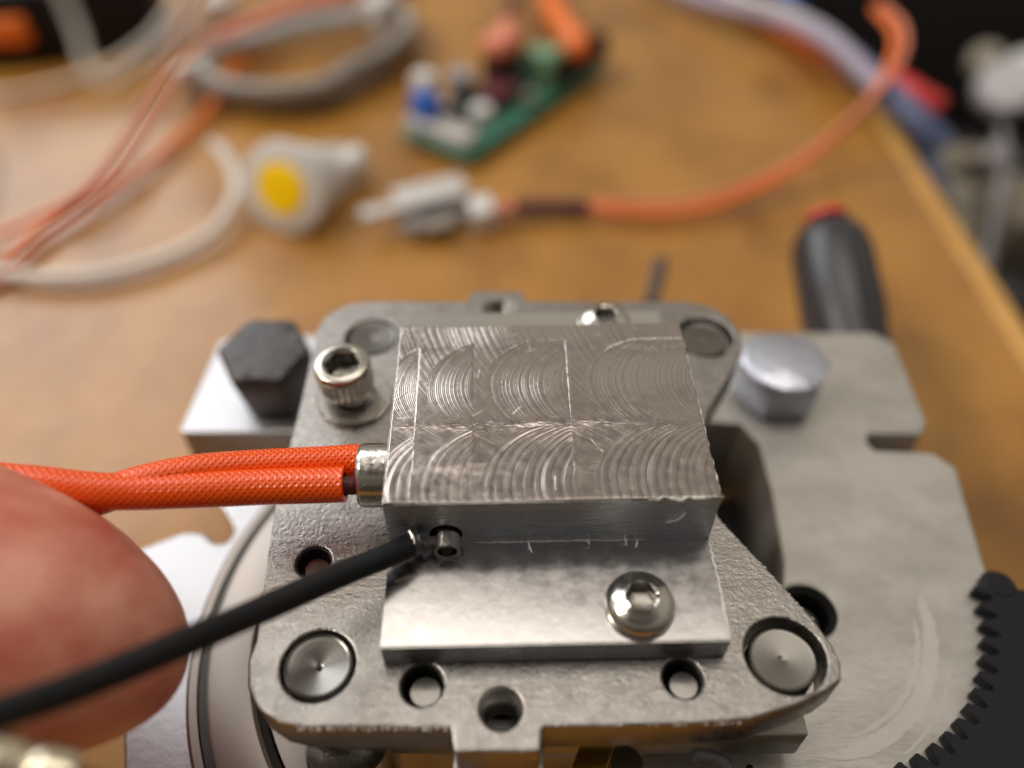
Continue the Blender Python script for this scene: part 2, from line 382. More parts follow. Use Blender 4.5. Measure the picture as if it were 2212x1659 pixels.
# black rounded hex bolt on left flange
q = P(568, 752, -.52)
from_bm('black_hex_bolt', lathe([(.40, -.98, 1), (.46, -.9, 1), (.53, -.2, 1), (.54, -.08, 1), (.51, -.02, 1), (.48, 0, 0), (.2, .015, 0)], q, axis=(0, -.10, 1), n=72, rf=lambda th, r, k: hexr(th, r) if k else r * 1.03, ph=.2), M['black_oxide'], base)
# standoffs and small pieces seen under the front edge
from_bm('standoff', lathe([(.42, -1.45), (.42, -.6), (.38, -.5)], P(735, 1640, -.75) + Vector((0, .25, .25)), n=40), M['steel'], base)
box('carrier_block', (-.12, 2.62, -1.1), (.80, .5, 1.1), M['gray_alu'], base, bev=.03)
box('carrier_block', (.55, 3.3, -1.05), (4.4, 1.0, .5), M['gray_alu'], base, bev=.03)
box('brass_shim', P(1275, 1655, -1.0), (.30, .5, .12), M['brass'], base, rz=-.4, bev=.01)
from_bm('standoff', lathe([(.17, -1.0), (.17, -.48), (.15, -.45)], P(1365, 1650, -.6) + Vector((0, .12, .1)), n=32), M['steel'], base)
tube('spring_clip', [P(1500, 1632, -.55), P(1540, 1636, -.6), P(1575, 1662, -.65), P(1585, 1720, -.7)], .06, M['black_oxide'], base)
# inner gap floor: black box painted for the dark void beside the block
box('gap_floor', (2.2, 5.8, -3.4), (2.4, 2.6, .6), M['black_oxide'], base, bev=.05)
from_bm('guide_pin', lathe([(.25, -2.2), (.25, -.4), (.2, -.35)], (2.55, 5.7, -1.6), n=32), M['steel'], base)
from_bm('guide_pin', lathe([(.22, -2.2), (.22, -.4), (.2, -.35)], (2.35, 5.1, -1.9), n=32), M['beige'], base)
# base foot reaching down to the desk
box('foot_block', (.8, 5.6, (ZT - 3.1) / 2 - .3), (3.6, 4.4, -(ZT + 3.1) + .62), M['gray_alu'], base, bev=.1)

# toothed black ring (internal teeth), right
gear = thing('toothed_ring', (3.0, 4.84, -1.4), 'black internally toothed ring wrapped around the rounded end of the grey plate, bottom right', 'gear')
bm = bmesh.new(); A0, A1 = -5, -113; NT = 20; zt, zb = -1.34, -2.5
pro = []
per = (A0 - A1) / NT
for i in range(NT):
    for fr, r_ in ((0, 2.235), (.12, 2.225), (.24, 2.235), (.36, 2.30), (.50, 2.40), (.62, 2.42), (.74, 2.40), (.88, 2.30)):
        pro.append((R(A0 - per * (i + fr)), r_ + random.uniform(-.004, .004)))
def ro(th): d_ = -math.degrees(th); return 2.82 + .35 * math.sin(min(1, max(0, d_ / 30)) * math.pi / 2) if d_ > 0 else 2.82
V = [[bm.verts.new((3.0 + r_ * math.cos(th), 4.84 + r_ * math.sin(th), z)) for z in (ZB + .004, zt)] +
     [bm.verts.new((3.0 + (ro(th) - (.08 if z == zt else 0)) * math.cos(th), 4.84 + (ro(th) - (.08 if z == zt else 0)) * math.sin(th), z)) for z in (zt, zt - .08, zb)] for th, r_ in pro]
for a, b_ in zip(V, V[1:]):
    for k in range(5): bm.faces.new((a[k], a[(k + 1) % 5], b_[(k + 1) % 5], b_[k]))
bm.faces.new(V[0]); bm.faces.new(list(reversed(V[-1])))
bmesh.ops.recalc_face_normals(bm, faces=bm.faces)
from_bm('tooth_rim', bm, M['black_plastic'], gear, 25)
# rounded cap at the top end of the ring
from_bm('end_cap', lathe([(.20, -.15), (.20, -.06), (.15, 0)], (3.0 + 2.53, 4.84 - .17, zt + .012), n=32), M['black_plastic'], gear)

# ================================================================== STEEL PLATE
plate = thing('steel_plate', (0, 5.24, -.45), 'small grey cast steel plate with four round pins and drilled tabs under the aluminium block', 'metal plate')
ol = [(650, 900), (600, 1110), (575, 1230), (546, 1390)]
out = [(-2.42, 6.0), (-2.44, 5.0), (-2.38, 4.2), (-2.30, 3.35), (-2.33, 3.15), (-2.28, 2.92), (-2.15, 2.74), (-1.95, 2.62), (-1.75, 2.575), (-.52, 2.575), (-.50, 2.55),
       (-.475, 2.40), (-.45, 2.375), (.21, 2.375), (.235, 2.40), (.245, 2.55), (.27, 2.575), (1.5, 2.60), (2.0, 2.64), (2.42, 2.76), (2.70, 2.88), (2.86, 2.98), (2.90, 3.12), (2.87, 3.30), (2.76, 3.56), (2.55, 3.92),
       (2.10, 4.65), (1.98, 5.2), (2.08, 5.7), (2.22, 6.10), (2.42, 6.42), (2.68, 6.85), (2.82, 7.15), (2.84, 7.42), (2.74, 7.72), (2.52, 7.92), (2.25, 8.0),
       (.20, 8.0), (.17, 8.02), (.15, 8.17), (.12, 8.20), (-.52, 8.20), (-.55, 8.17), (-.57, 8.02), (-.60, 8.0), (-1.9, 8.0), (-2.15, 7.93), (-2.36, 7.72), (-2.44, 7.45), (-2.42, 7.0)]
PR = .305
pins = [P(687, 1437, 0), P(1697, 1415, 0), P(803, 727, 0), P(1522, 727, 0)]
dows = [(P(912, 1478, 0), .19), (P(1475, 1464, 0), .18), (P(677, 1213, 0), .175)]
thr = [P(1083, 1531, 0), P(1075, 667, 0)]
offs = [(.0, .0), (.03, .02), (.0, .0), (.02, .03)]
holes = [circ(p.x, p.y, PR + .025 + (.03 if i in (1, 3) else 0), 56) for i, p in enumerate(pins)] + [circ(p.x, p.y, r_, 40) for p, r_ in dows] + [circ(p.x, p.y, .185, 40) for p in thr]
pb = slab('plate_body', out, holes, -.48, 0, M['plate'], plate, bev=.022)
for i, p in enumerate(pins):
    ox, oy = (-.025, -.02) if i in (1, 3) else (0, 0)
    zz = [.012, -.02, -.015, -.03][i]
    prof = [(PR, -.9), (PR, zz - .02), (PR - .02, zz)]
    for k in range(1, 12): prof.append(((PR - .02) * (1 - k / 12), zz - .009 * (k % 2) - .0055 * k * (.3 if i else 1)))
    prof.append((.004, zz - .03))
    from_bm('pin', lathe(prof, (p.x + ox, p.y + oy, 0), n=64), M['pin'], plate, 60)
for p, r_ in dows:
    from_bm('dowel', lathe([(r_ - .045, -.7), (r_ - .045, -.13), (r_ - .06, -.11), (.01, -.105)], (p.x + .02, p.y - .02, 0), n=36), M['pin'], plate)
    from_bm('hole_shade_liner', lathe([(r_ + .002, -.5), (r_ + .002, -.03), (r_ - .01, -.035), (r_ - .012, -.5)], (p.x, p.y, 0), n=36, cap0=False, cap1=False), M['dark_hole'], plate)  # dark ring paints the shade inside the dowel hole
for p in thr:
    prof = [(.19, -.03)]
    for k in range(9): prof += [(.186, -.04 - .055 * k), (.155, -.0675 - .055 * k)]
    prof += [(.15, -.6), (.10, -.6), (.10, -.62)]
    from_bm('threaded_hole', lathe(prof, (p.x, p.y, 0), n=40, cap0=False), M['thread'], plate, 20)

for k in range(22):
    x0 = -1.78 + 1.22 * k / 21 + random.uniform(-.02, .02); q0 = Vector((x0, 2.565, -.006)); q1 = q0 + Vector((random.uniform(-.03, .03), random.uniform(-.02, .005), random.uniform(-.02, .012)))
    tube('nick', [q0, q1], random.uniform(.006, .014), M['burr'], plate, n=5, sub=1)
for k in range(26):
    x0 = random.uniform(.3, 2.0); q0 = Vector((x0, 2.59 + .04 * max(0, x0 - 1.5), -.004))
    tube('nick', [q0, q0 + Vector((random.uniform(-.02, .02), .01, .004))], random.uniform(.004, .008), M['burr'], plate, n=5, sub=1)
for k in range(14):
    t_ = k / 13; q0 = Vector((2.10, 4.65, -.004)).lerp(Vector((2.76, 3.56, -.004)), t_ + random.uniform(-.02, .02))
    tube('nick', [q0, q0 + Vector((random.uniform(-.05, -.01), random.uniform(-.02, .03), .004))], random.uniform(.003, .007), M['burr'], plate, n=5, sub=1)
# ================================================================== ALUMINIUM BLOCK
YAW = R(1.3); BO = Vector((-1.145, 4.135, 0)); MB_ = Matrix.Translation(BO) @ Matrix.Rotation(YAW, 4, 'Z')
blk = thing('heater_block', BO, 'bright aluminium heater block with arc shaped milling marks, screwed onto the cast steel plate', 'metal block')
W, D, ZS, ZTOP = 3.0, 2.28, .33, .97
F0, F1 = -1.02, 3.25
prof = [(F0, .004), (F0, ZS), (-.0, ZS), (0, ZTOP - .004), (D, ZTOP - .004), (D, ZS), (F1, ZS), (F1, .004)]
bm = bmesh.new()
a = [bm.verts.new((0, y, z)) for y, z in prof]; b_ = [bm.verts.new((W, y, z)) for y, z in prof]
fs = []
for i in range(8):
    fs.append(bm.faces.new((a[i], b_[i], b_[(i + 1) % 8], a[(i + 1) % 8])))
bm.faces.new(list(reversed(a))); bm.faces.new(b_)
bmesh.ops.recalc_face_normals(bm, faces=bm.faces)
fs[2].material_index = 1; fs[0].material_index = 1; fs[3].material_index = 0
be = [e_ for e_ in bm.edges if e_.calc_length() > 2.9 and not all(abs(v.co.z - ZTOP + .004) < .001 for v in e_.verts) and not (abs(e_.verts[0].co.z - ZS) < .001 and (abs(e_.verts[0].co.y) < .01 or abs(e_.verts[0].co.y - D) < .01))]
bmesh.ops.bevel(bm, geom=be, offset=.012, segments=2, affect='EDGES')
bm.transform(MB_)
me = bpy.data.meshes.new('block_body'); bm.to_mesh(me); bm.free(); me.materials.append(M['alu']); me.materials.append(M['alu_front'])
bb_ = link('block_body', me, None, blk, 30)
# probe hole drilled into the front face, grazing the flange
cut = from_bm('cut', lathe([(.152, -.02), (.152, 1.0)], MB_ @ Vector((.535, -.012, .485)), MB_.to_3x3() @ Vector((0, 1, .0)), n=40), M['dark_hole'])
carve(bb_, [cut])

# raised centre's milled face: a height field of cutter arcs
nx, ny = 640, 480
U, Vv = np.meshgrid(np.linspace(0, W, nx), np.linspace(0, D, ny))
rng = np.random.RandomState(3)
def n2d(x, y, seed, sc):
    g = np.random.RandomState(seed).rand(64, 64); xi = (x * sc) % 63; yi = (y * sc) % 63
    x0 = np.floor(xi).astype(int); y0 = np.floor(yi).astype(int); fx = xi - x0; fy = yi - y0
    fx = fx * fx * (3 - 2 * fx); fy = fy * fy * (3 - 2 * fy)
    return g[y0, x0] * (1 - fx) * (1 - fy) + g[y0, (x0 + 1) % 64] * fx * (1 - fy) + g[(y0 + 1) % 64, x0] * (1 - fx) * fy + g[(y0 + 1) % 64, (x0 + 1) % 64] * fx * fy
def h_lo(a):
    k = 9; c = np.cumsum(np.pad(a, ((0, 0), (k, k)), 'edge'), 1); return (c[:, 2 * k - 1:][:, :a.shape[1]] - np.pad(c, ((0, 0), (1, 0)))[:, :a.shape[1]]) / (2 * k)

seams = [-.6, .225, .79, 1.75]
wob = .012 * (n2d(U, Vv, 5, 6) - .5)
H = np.zeros_like(U)
pert = np.random.RandomState(9).rand(4000)
def arcs(u, v, vc, Rr, lam, amp, seed):
    dy = v - vc; ok = np.abs(dy) < Rr
    sft = Rr - np.sqrt(np.clip(Rr * Rr - dy * dy, 0, None))
    ph = (u - sft) / lam
    k = np.floor(ph).astype(int); a_ = .6 + .8 * pert[(k + seed) % 4000]
    fr = ph - k
    return u - sft, ok, amp * a_ * (1 - np.abs(2 * fr - 1) ** 1.5)
colidx = np.zeros(U.shape, int)
sl = Vv / D
for k, s in enumerate(seams):
    sv = s + (.02 * (1 - sl) if k == 1 else (-.0 if k == 2 else -.03 * (1 - sl) if k == 3 else 0))
    colidx = np.where(U > sv, k, colidx)
S_ = np.array(seams)[colidx]
u = U - S_
hz = np.array([0, .0012, -.0006, .001])[colidx]
dist = u + wob
# row 0: the earliest, widest cut
d0, ok0, h0 = arcs(dist + 2, Vv, 2.85, 2.6, .022, .0024, 11)
H = h0 * np.where(Vv > 1.3, 1, .65)
# row 1
off1 = np.array([.5, .10, .10, .20])[colidx]
d1, ok1, h1 = arcs(dist, Vv, 1.40, .64, .020, .0024, 97)
fade = np.clip((Vv - .80) / .18, 0, 1)
m1 = ok1 & (d1 > off1) & (Vv > .84)
H = np.where(m1, h1 * (.25 + .75 * fade) - .002, H)
# row 2: coarse chatter plus fine feed marks
d2, ok2, h2 = arcs(dist, Vv, .16, .72, .020, .0020, 203)
_, _, h2c = arcs(dist, Vv, .16, .72, .088, .0028, 411)
edge_fade = np.clip(((.88 + .05 * (n2d(U, Vv, 8, 4) - .5)) - Vv) / .06, 0, 1)
m2 = ok2 & (d2 > np.array([.5, .06, .07, .16])[colidx])
H = np.where(m2 & (edge_fade > 0), (h2 + h2c) * (.2 + .8 * edge_fade) * 1 - .0012 * edge_fade, H)
# smeared strip between the rows
smear = np.exp(-((Vv - .87 - .05 * n2d(U, Vv, 44, 5)) / .085) ** 2)
H = H * (1 - .85 * smear) + smear * (.0025 * n2d(U, Vv * 2, 21, 7) + .0012 * n2d(U * 3, Vv * 6, 22, 10))
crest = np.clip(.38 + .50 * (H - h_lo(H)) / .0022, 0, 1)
H *= .45 + .75 * n2d(U, Vv, 51, 2.3)
H += .009 / (1 + np.exp(-(Vv - .84 - .08 * n2d(U, Vv, 41, 3)) / .034)) + .007 / (1 + np.exp(-(Vv - 1.93) / .03)) + .006 / (1 + np.exp(-(Vv - .33 - .06 * n2d(U, Vv, 42, 2)) / .04))
H += hz + .0012 * n2d(U, Vv, 31, 18) + .022 * n2d(U, Vv, 32, 1.7)
# scratches
for _ in range(16):
    x0, y0 = rng.rand() * W, rng.rand() * D; a_ = rng.rand() * math.pi; ll_ = .08 + .2 * rng.rand()
    dx, dy_ = math.cos(a_), math.sin(a_); tt = (U - x0) * dx + (Vv - y0) * dy_; nn = -(U - x0) * dy_ + (Vv - y0) * dx
    H += np.where((np.abs(tt) < ll_ / 2), .0022 * np.exp(-(nn / .006) ** 2), 0)
# ragged rim
border = np.minimum(np.minimum(U, W - U), np.minimum(Vv, D - Vv)); H -= np.clip(1 - border / .012, 0, 1) * .01
co = np.stack([U, Vv, ZTOP - .004 + H], -1).reshape(-1, 3)
rot = np.array(MB_.to_3x3()); co = co @ rot.T + np.array(BO)
idx = np.arange(nx * ny).reshape(ny, nx)
quads = np.stack([idx[:-1, :-1], idx[:-1, 1:], idx[1:, 1:], idx[1:, :-1]], -1).reshape(-1, 4)
me = bpy.data.meshes.new('milled_face'); me.vertices.add(nx * ny); me.vertices.foreach_set('co', co.astype(np.float32).ravel())
me.loops.add(quads.size); me.loops.foreach_set('vertex_index', quads.ravel().astype(np.int32))
me.polygons.add(len(quads)); me.polygons.foreach_set('loop_start', np.arange(0, quads.size, 4, dtype=np.int32))
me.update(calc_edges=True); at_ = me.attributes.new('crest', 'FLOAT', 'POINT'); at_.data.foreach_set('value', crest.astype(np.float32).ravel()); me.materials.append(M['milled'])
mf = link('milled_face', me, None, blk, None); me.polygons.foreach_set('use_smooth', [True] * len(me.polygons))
mf['label'] = 'milled top face with rows of arc shaped tool marks'
def BL(u_, v_, z_): return MB_ @ Vector((u_, v_, z_))
# burrs left by the cutter: thin raised slivers on the row boundary, along the front rim and the right rim
def burr(pts, r_):
    return tube('burr', pts, lambda t_: max(.002, r_ * math.sin(math.pi * min(.97, max(.03, t_))) ** .5 * random.uniform(.6, 1.3)), M['burr'], blk, n=6, sub=4)
def wav(u0, u1, v_, z_, n, a_=.012): return [BL(u0 + (u1 - u0) * i / n, v_ + random.uniform(-a_, a_), z_ + random.uniform(0, .006)) for i in range(n + 1)]
burr([BL(.10, .965, .972), BL(.14, .985, .978), BL(.20, .95, .972)], .014)
burr([BL(.58, .965, .972), BL(.64, 1.0, .98), BL(.70, 1.0, .98), BL(.77, .96, .972)], .014)
burr(wav(.85, 1.32, .965, .974, 8), .009); burr(wav(1.46, 1.72, .97, .974, 6), .011)
burr(wav(2.05, 2.18, .98, .974, 3), .008); burr(wav(2.2, 2.3, 1.0, .974, 3), .008)
burr(wav(2.35, 3.02, .0, .972, 16, .02), .014); burr(wav(.1, 2.2, -.002, .968, 40, .003), .005)
burr(wav(2.0, 2.9, D, .968, 26, .006), .007); burr(wav(0, 2, D, .968, 30, .003), .004)
for v0, v1 in ((.0, .5), (.5, 1.2), (1.2, 2.2)):
    burr([BL(W + random.uniform(-.004, .008), v0 + (v1 - v0) * i / 12, .968 + random.uniform(-.004, .006)) for i in range(13)], .007)
burr([BL(.0 + random.uniform(-.004, .004), 2.28 * i / 30, .967) for i in range(31)], .004)
for v0, v1 in ((-.98, -.3), (-.35, .0)):
    burr([BL(W + random.uniform(-.006, .012), v0 + (v1 - v0) * i / 10, ZS + random.uniform(-.004, .006)) for i in range(11)], .014)
for q_ in ((1.29, -.02, ZS, 1.33, -.12), (2.2, .0, ZS + .01, 2.22, -.06), (2.32, -.03, ZS, 2.3, -.09), (1.85, -.03, ZS + .02, 1.87, -.06)):
    burr([BL(q_[0], q_[1], q_[2] + .06), BL((q_[0] + q_[3]) / 2, (q_[1] + q_[4]) / 2, q_[2] + .02), BL(q_[3], q_[4], q_[2] + .005)], .010)
burr([BL(2.55, -.012, .62), BL(2.65, -.02, .68), BL(2.72, -.012, .78)], .007)
burr(wav(.72, 2.4, -.005, ZS + .004, 30, .003), .006)

def button_screw(p, parent, ph, lean=(0, 0, 1)):
    pr = [(.285, 0), (.31, .02), (.312, .045)]
    for k in range(1, 9): a_ = R(10 + 9 * k); pr.append((.312 * math.cos(a_) ** .9 if k < 8 else .15, .045 + .15 * math.sin(a_)))
    pr = [q_ for q_ in pr if q_[0] > .152] + [(.148, .192)]
    prr = [(a_, b__, 0) for a_, b__ in pr] + [(.128, .185, 1), (.118, .16, 1), (.112, .03, 1), (.05, .0, 0)]
    o = from_bm('button_screw', lathe(prr, p, lean, n=72, rf=lambda th, r_, k: hexr(th, r_) if k else r_, ph=ph), M['steel'], parent, 28)
    f = from_bm('socket_floor', lathe([(.114, .155, 1), (.110, .05, 1), (.06, .035, 1)], p, lean, n=48, rf=lambda th, r_, k: hexr(th, r_), ph=ph, cap0=False), M['socket'], o)  # liner in darker steel, shade of the hex recess put into its colour
    f.data.flip_normals()
    return o
s1_ = button_screw(Vector((1.125, 3.50, ZS)), blk, .35); s1_['label'] = 'front button head screw'
s2_ = button_screw(Vector((1.10, 7.17, ZS)), blk, .1); s2_['label'] = 'rear button head screw half hidden behind the block'
# steel probe tube and clamp bits in the drilled hole
p0 = BL(.535, .3, .475); p1 = BL(.55, -.17, .455)
tube('probe_tube', [p1, p1.lerp(p0, .5), p0], .122, M['steel'], blk, n=32, hollow=.76)

# ================================================================== SOCKET SCREW + WASHER
wsh = from_bm('washer', lathe([(.24, 0), (.24, .075), (.25, .082), (.415, .082), (.43, .07), (.43, .008), (.42, 0), (.25, 0)], (-1.80, 6.27, .003), n=72, cap0=False, cap1=False), M['washer'], None, 30)
tag(wsh, 'flat dull steel washer lying on the plate under the knurled socket screw', 'washer')
scr = thing('socket_screw', (-1.85, 6.30, .003), 'knurled hex socket cap screw standing in a washer left of the aluminium block', 'screw')
def kn(th, r_, k):
    if k == 1: return r_ * (1 - .07 * (0.5 + .5 * math.cos(th * 30)))
    if k == 2: return hexr(th, r_)
    return r_
ax = Vector((-.02, -.05, 1))
hp = [(.16, .0, 0), (.20, .0, 0), (.265, .005, 0), (.280, .02, 0), (.284, .05, 0), (.290, .065, 1), (.293, .11, 1), (.296, .275, 1), (.292, .295, 0), (.295, .31, 0), (.290, .345, 0), (.275, .372, 0), (.25, .384, 0), (.205, .388, 0), (.19, .378, 0), (.162, .360, 2), (.152, .34, 2), (.148, .14, 2), (.06, .10, 0)]
from_bm('head', lathe([(a_ * 1.07, b__ * 1.04, k_) for a_, b__, k_ in hp], (-1.865, 6.31, .195), ax, n=240, rf=kn, ph=.5), M['screw'], scr, 30)
sl_ = from_bm('socket_wall', lathe([(.146, .33, 2), (.143, .15, 2), (.06, .11, 2)], (-1.865, 6.31, .205), ax, n=96, rf=kn, ph=.5, cap0=False), M['socket'], scr, 30); sl_.data.flip_normals()  # inner liner, painted darker for the shade down the socket
sp_ = [(.14, -.6)]
for k in range(14): sp_ += [(.165, -.55 + .06 * k), (.135, -.52 + .06 * k)]
sp_ += [(.14, .29)]
from_bm('shank', lathe(sp_, (-1.855, 6.30, .0), ax, n=40), M['thread'], scr, 20)

# ================================================================== HEATER CARTRIDGE + orange braided leads
cart = thing('heater_cartridge', BL(0, .62, .6), 'round steel heater cartridge with two orange braided leads plugged into the block side', 'heater cartridge')
ca = -(MB_.to_3x3() @ Vector((1, 0, 0)))
from_bm('metal_sleeve', lathe([(.31, -1.2), (.31, .255), (.305, .275), (.29, .30), (.265, .312), (.245, .31), (.24, .28), (.05, .27)], BL(0, .60, .61), ca, n=72), M['steel'], cart, 30)
tube('orange_lead', [PD(800, 1000, 7.95), PD(762, 996, 7.95), PD(700, 1000, 7.9), PD(560, 1008, 7.75), PD(420, 1020, 7.55), PD(300, 1045, 7.4), PD(180, 1082, 7.3), PD(60, 1080, 7.3), PD(-150, 1060, 7.4)], .165, M['braid'], cart, n=36, sub=14, uv=True)
tube('orange_lead', [PD(746, 1046, 7.6), PD(700, 1048, 7.6), PD(560, 1052, 7.55), PD(430, 1058, 7.45), PD(300, 1062, 7.35), PD(200, 1060, 7.25), PD(90, 1048, 7.15), PD(0, 1040, 7.1), PD(-150, 1020, 7.1)], .168, M['braid'], cart, n=36, sub=14, uv=True, hollow=.7)
tube('wire_core', [PD(790, 1050, 7.72), PD(720, 1047, 7.62)], .09, M['maroon'], cart, n=16)

# ================================================================== BLACK PROBE LEAD
prb = thing('probe_lead', PD(880, 1180, 7.35), 'matt black shrink tubing lead running from the drilled hole across the thumb', 'cable')
pts = [PD(884, 1180, 7.36), PD(820, 1207, 7.18), PD(730, 1243, 6.95), PD(610, 1297, 6.6), PD(500, 1345, 6.25), PD(390, 1391, 5.9), PD(260, 1446, 5.55), (PD(130, 1497, 5.25)), PD(0, 1541, 4.98), PD(-160, 1600, 4.7), PD(-400, 1680, 4.4)]
tube('black_sleeve', pts, lambda t_: .112 + .0025 * math.sin(t_ * 37) * math.sin(t_ * 11), M['rubber'], prb, n=28, sub=10, hollow=.75)
tube('crimp', [PD(872, 1184, 7.34), PD(893, 1174, 7.38), PD(908, 1166, 7.4)], lambda t_: .082 - .008 * math.sin(t_ * 9), M['black_oxide'], prb, n=20, sub=6)
tube('crimp', [PD(880, 1172, 7.30), PD(888, 1190, 7.30), PD(886, 1206, 7.32)], .030, M['socket'], prb, n=10)
tube('crimp', [PD(886, 1148, 7.36), PD(892, 1160, 7.33), PD(895, 1176, 7.30)], .022, M['steel'], prb, n=10)
tube('stray_strand', [PD(890, 1205, 7.32), PD(870, 1213, 7.30), PD(846, 1226, 7.28)], .018, M['nickel'], prb, n=8)
tube('crimp', [PD(905, 1168, 7.38), PD(920, 1176, 7.40), PD(938, 1168, 7.46)], .05, M['black_oxide'], prb, n=14)

# ================================================================== HAND: one continuous body
def ellring(c, ax_, rx, ry, n=24):
    X, Y, Z = frame(ax_); return [c + X * (rx * math.cos(2 * math.pi * i / n)) + Y * (ry * math.sin(2 * math.pi * i / n)) for i in range(n)]
bm = bmesh.new()
def limb(cs):
    """cs: (centre, radius)"""
    N = len(cs); rg = []
    for i, (c, r_) in enumerate(cs):
        ax_ = (cs[min(i + 1, N - 1)][0] - cs[max(i - 1, 0)][0]); rg.append((c, ax_.normalized(), r_))
    X = rg[0][1].orthogonal().normalized(); rings = []
    for c, ax_, r_ in rg:
        X = (X - ax_ * X.dot(ax_)).normalized(); Y = ax_.cross(X)
        rings.append([c + X * (r_ * math.cos(2 * math.pi * i / 24)) + Y * (r_ * math.sin(2 * math.pi * i / 24)) for i in range(24)])
    rings_bm(rings, True, True, bm)
def dpx(px, d): return px * d / FPX
def ball(c, r_): bmesh.ops.create_icosphere(bm, subdivisions=3, radius=r_, matrix=Matrix.Translation(c))
tipd = 6.75
th = [(396, 1452, 12, 0), (391, 1450, 46, 0), (380, 1448, 78, 0), (362, 1444, 106, 0), (335, 1437, 140, 0), (300, 1428, 172, 0), (255, 1415, 204, 0), (200, 1400, 232, 0), (140, 1380, 254, 0), (70, 1352, 270, 0), (0, 1322, 280, 0), (-90, 1285, 288, 0), (-200, 1245, 290, .05), (-330, 1210, 280, .15), (-480, 1190, 270, .35), (-640, 1200, 285, .6), (-820, 1240, 310, .9), (-1000, 1300, 330, 1.2)]
limb([(PD(x_, y_, tipd + dd), dpx(r_, tipd + dd) * .985) for x_, y_, r_, dd in th])
# palm, wrist and four curled fingers reach in from the left, outside the frame
def cap(points): limb([(PD(x_, y_, d_), r_) for x_, y_, r_, d_ in points])
cap([(-800, 1250, 1.3, 7.9), (-1150, 1500, 2.0, 8.3), (-1500, 1900, 2.3, 8.3), (-1800, 2300, 2.2, 8.0), (-2100, 2800, 2.1, 7.8)])
for k, (yy, dd) in enumerate(((1090, 8.6), (1230, 9.6), (1370, 10.4), (1500, 11.0))):
    s_ = (1, 1.02, .97, .8)[k]
    cap([(-1250, yy + 350, .85 * s_, dd), (-1000, yy + 120, .85 * s_, dd + .2), (-760, yy - 20, .80 * s_, dd + .1), (-520, yy - 20, .74 * s_, dd - .15), (-330 - 40 * k, yy + 10, .70 * s_, dd - .3), (-215 - 40 * k, yy + 30, .60 * s_, dd - .4), (-170 - 40 * k, yy + 40, .36 * s_, dd - .45)])
hand = from_bm('person', bm, M['skin'], None, None)
md = hand.modifiers.new('r', 'REMESH'); md.mode = 'VOXEL'; md.voxel_size = .07; md.use_smooth_shade = True
md2 = hand.modifiers.new('s', 'SMOOTH'); md2.iterations = 8; md2.factor = .5
dg = bpy.context.evaluated_depsgraph_get(); dg.update()
me = bpy.data.meshes.new_from_object(hand.evaluated_get(dg)); hand.modifiers.clear(); hand.data = me
me.polygons.foreach_set('use_smooth', [True] * len(me.polygons))
tag(hand, 'left hand whose thumb pinches the orange leads at the left edge', 'person')

# ================================================================== CONNECTOR bottom left
con = thing('plug_connector', PD(60, 1640, 4.9), 'pale nickel barrel plug with a black lead at the bottom left corner', 'connector')
ca_ = (PD(170, 1668, 4.9) - PD(-60, 1622, 4.75)).normalized()
c0 = PD(-90, 1636, 4.75)
prof = [(.165, 0), (.17, .02), (.17, .33), (.16, .35), (.145, .37), (.145, .40), (.16, .42), (.167, .44), (.167, .62), (.155, .64), (.08, .64)]
from_bm('barrel', lathe(prof, c0, ca_, n=48), M['nickel'], con, 30)
tube('black_lead', [c0 + ca_ * .6, c0 + ca_ * .9, c0 + ca_ * 1.4 + Vector((0, -.05, -.05)), c0 + ca_ * 2.2 + Vector((.1, -.5, -.2))], .06, M['rubber'], con, n=16)

# ================================================================== HANDLE and peg behind, right
hd = thing('lever_handle', P(1825, 640, -3.5), 'dark rounded lever grip rising behind the grey plate near the desk edge', 'handle')
ha = P(1785, 490, -2.3); hb = P(1828, 720, -3.0)
axh = (hb - ha).normalized(); Lh = (hb - ha).length
pr = [(.06, -.02), (.35, .02), (.56, .14), (.68, .35), (.74, .7), (.74, Lh - .3), (.7, Lh), (.66, Lh + 1.0)]
from_bm('grip', lathe(pr, ha, axh, n=48), M['grip'], hd, 60)
tube('lever_rod', [hb + axh * .5, hb + axh * 1.6, Vector((4.6, 8.2, -3.6))], .3, M['steel'], hd)
from_bm('red_cap', lathe([(.05, -.10), (.3, -.08), (.38, -.02), (.40, .1)], ha + Vector((.0, .1, .12)), axh, n=32), M['red'], hd)
pg = tube('dark_peg', [P(1405, 660, -3.6), P(1428, 565, -3.6)], .14, M['black_oxide'], None)
tag(pg, 'short dark peg poking out behind the middle of the steel plate', 'peg')

# ================================================================== THINGS LYING ON THE DESK
Z0 = ZT
def T(px, py, h_=0.): return P(px, py, Z0 + h_)
# panel button: white housing, yellow lens
fc = T(607, 408, 1.12); bk = T(762, 262, 1.0); axb = (fc - bk); axb = Vector((axb.x, axb.y, .40 * axb.length)).normalized()
pbn = thing('panel_button', T(620, 470), 'white round panel button with yellow lens lying on the desk', 'push button')
from_bm('flange', lathe([(.92, -.4), (1.1, -.36), (1.17, -.2), (1.14, -.05), (1.02, .0), (.70, .03), (.66, -.02)], fc, axb, n=64, cap0=True), M['white'], pbn)
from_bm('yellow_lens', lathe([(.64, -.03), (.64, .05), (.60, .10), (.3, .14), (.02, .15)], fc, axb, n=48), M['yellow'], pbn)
from_bm('threaded_body', lathe([(.70, -2.9), (.76, -2.8), (.76, -.85), (.58, -.8), (.58, -.38)], fc, axb, n=48), M['white'], pbn)
from_bm('ring_nut', lathe([(.92, -1.25), (.95, -1.2), (.95, -.95), (.92, -.9)], fc, axb, n=48, rf=None), M['white'], pbn)
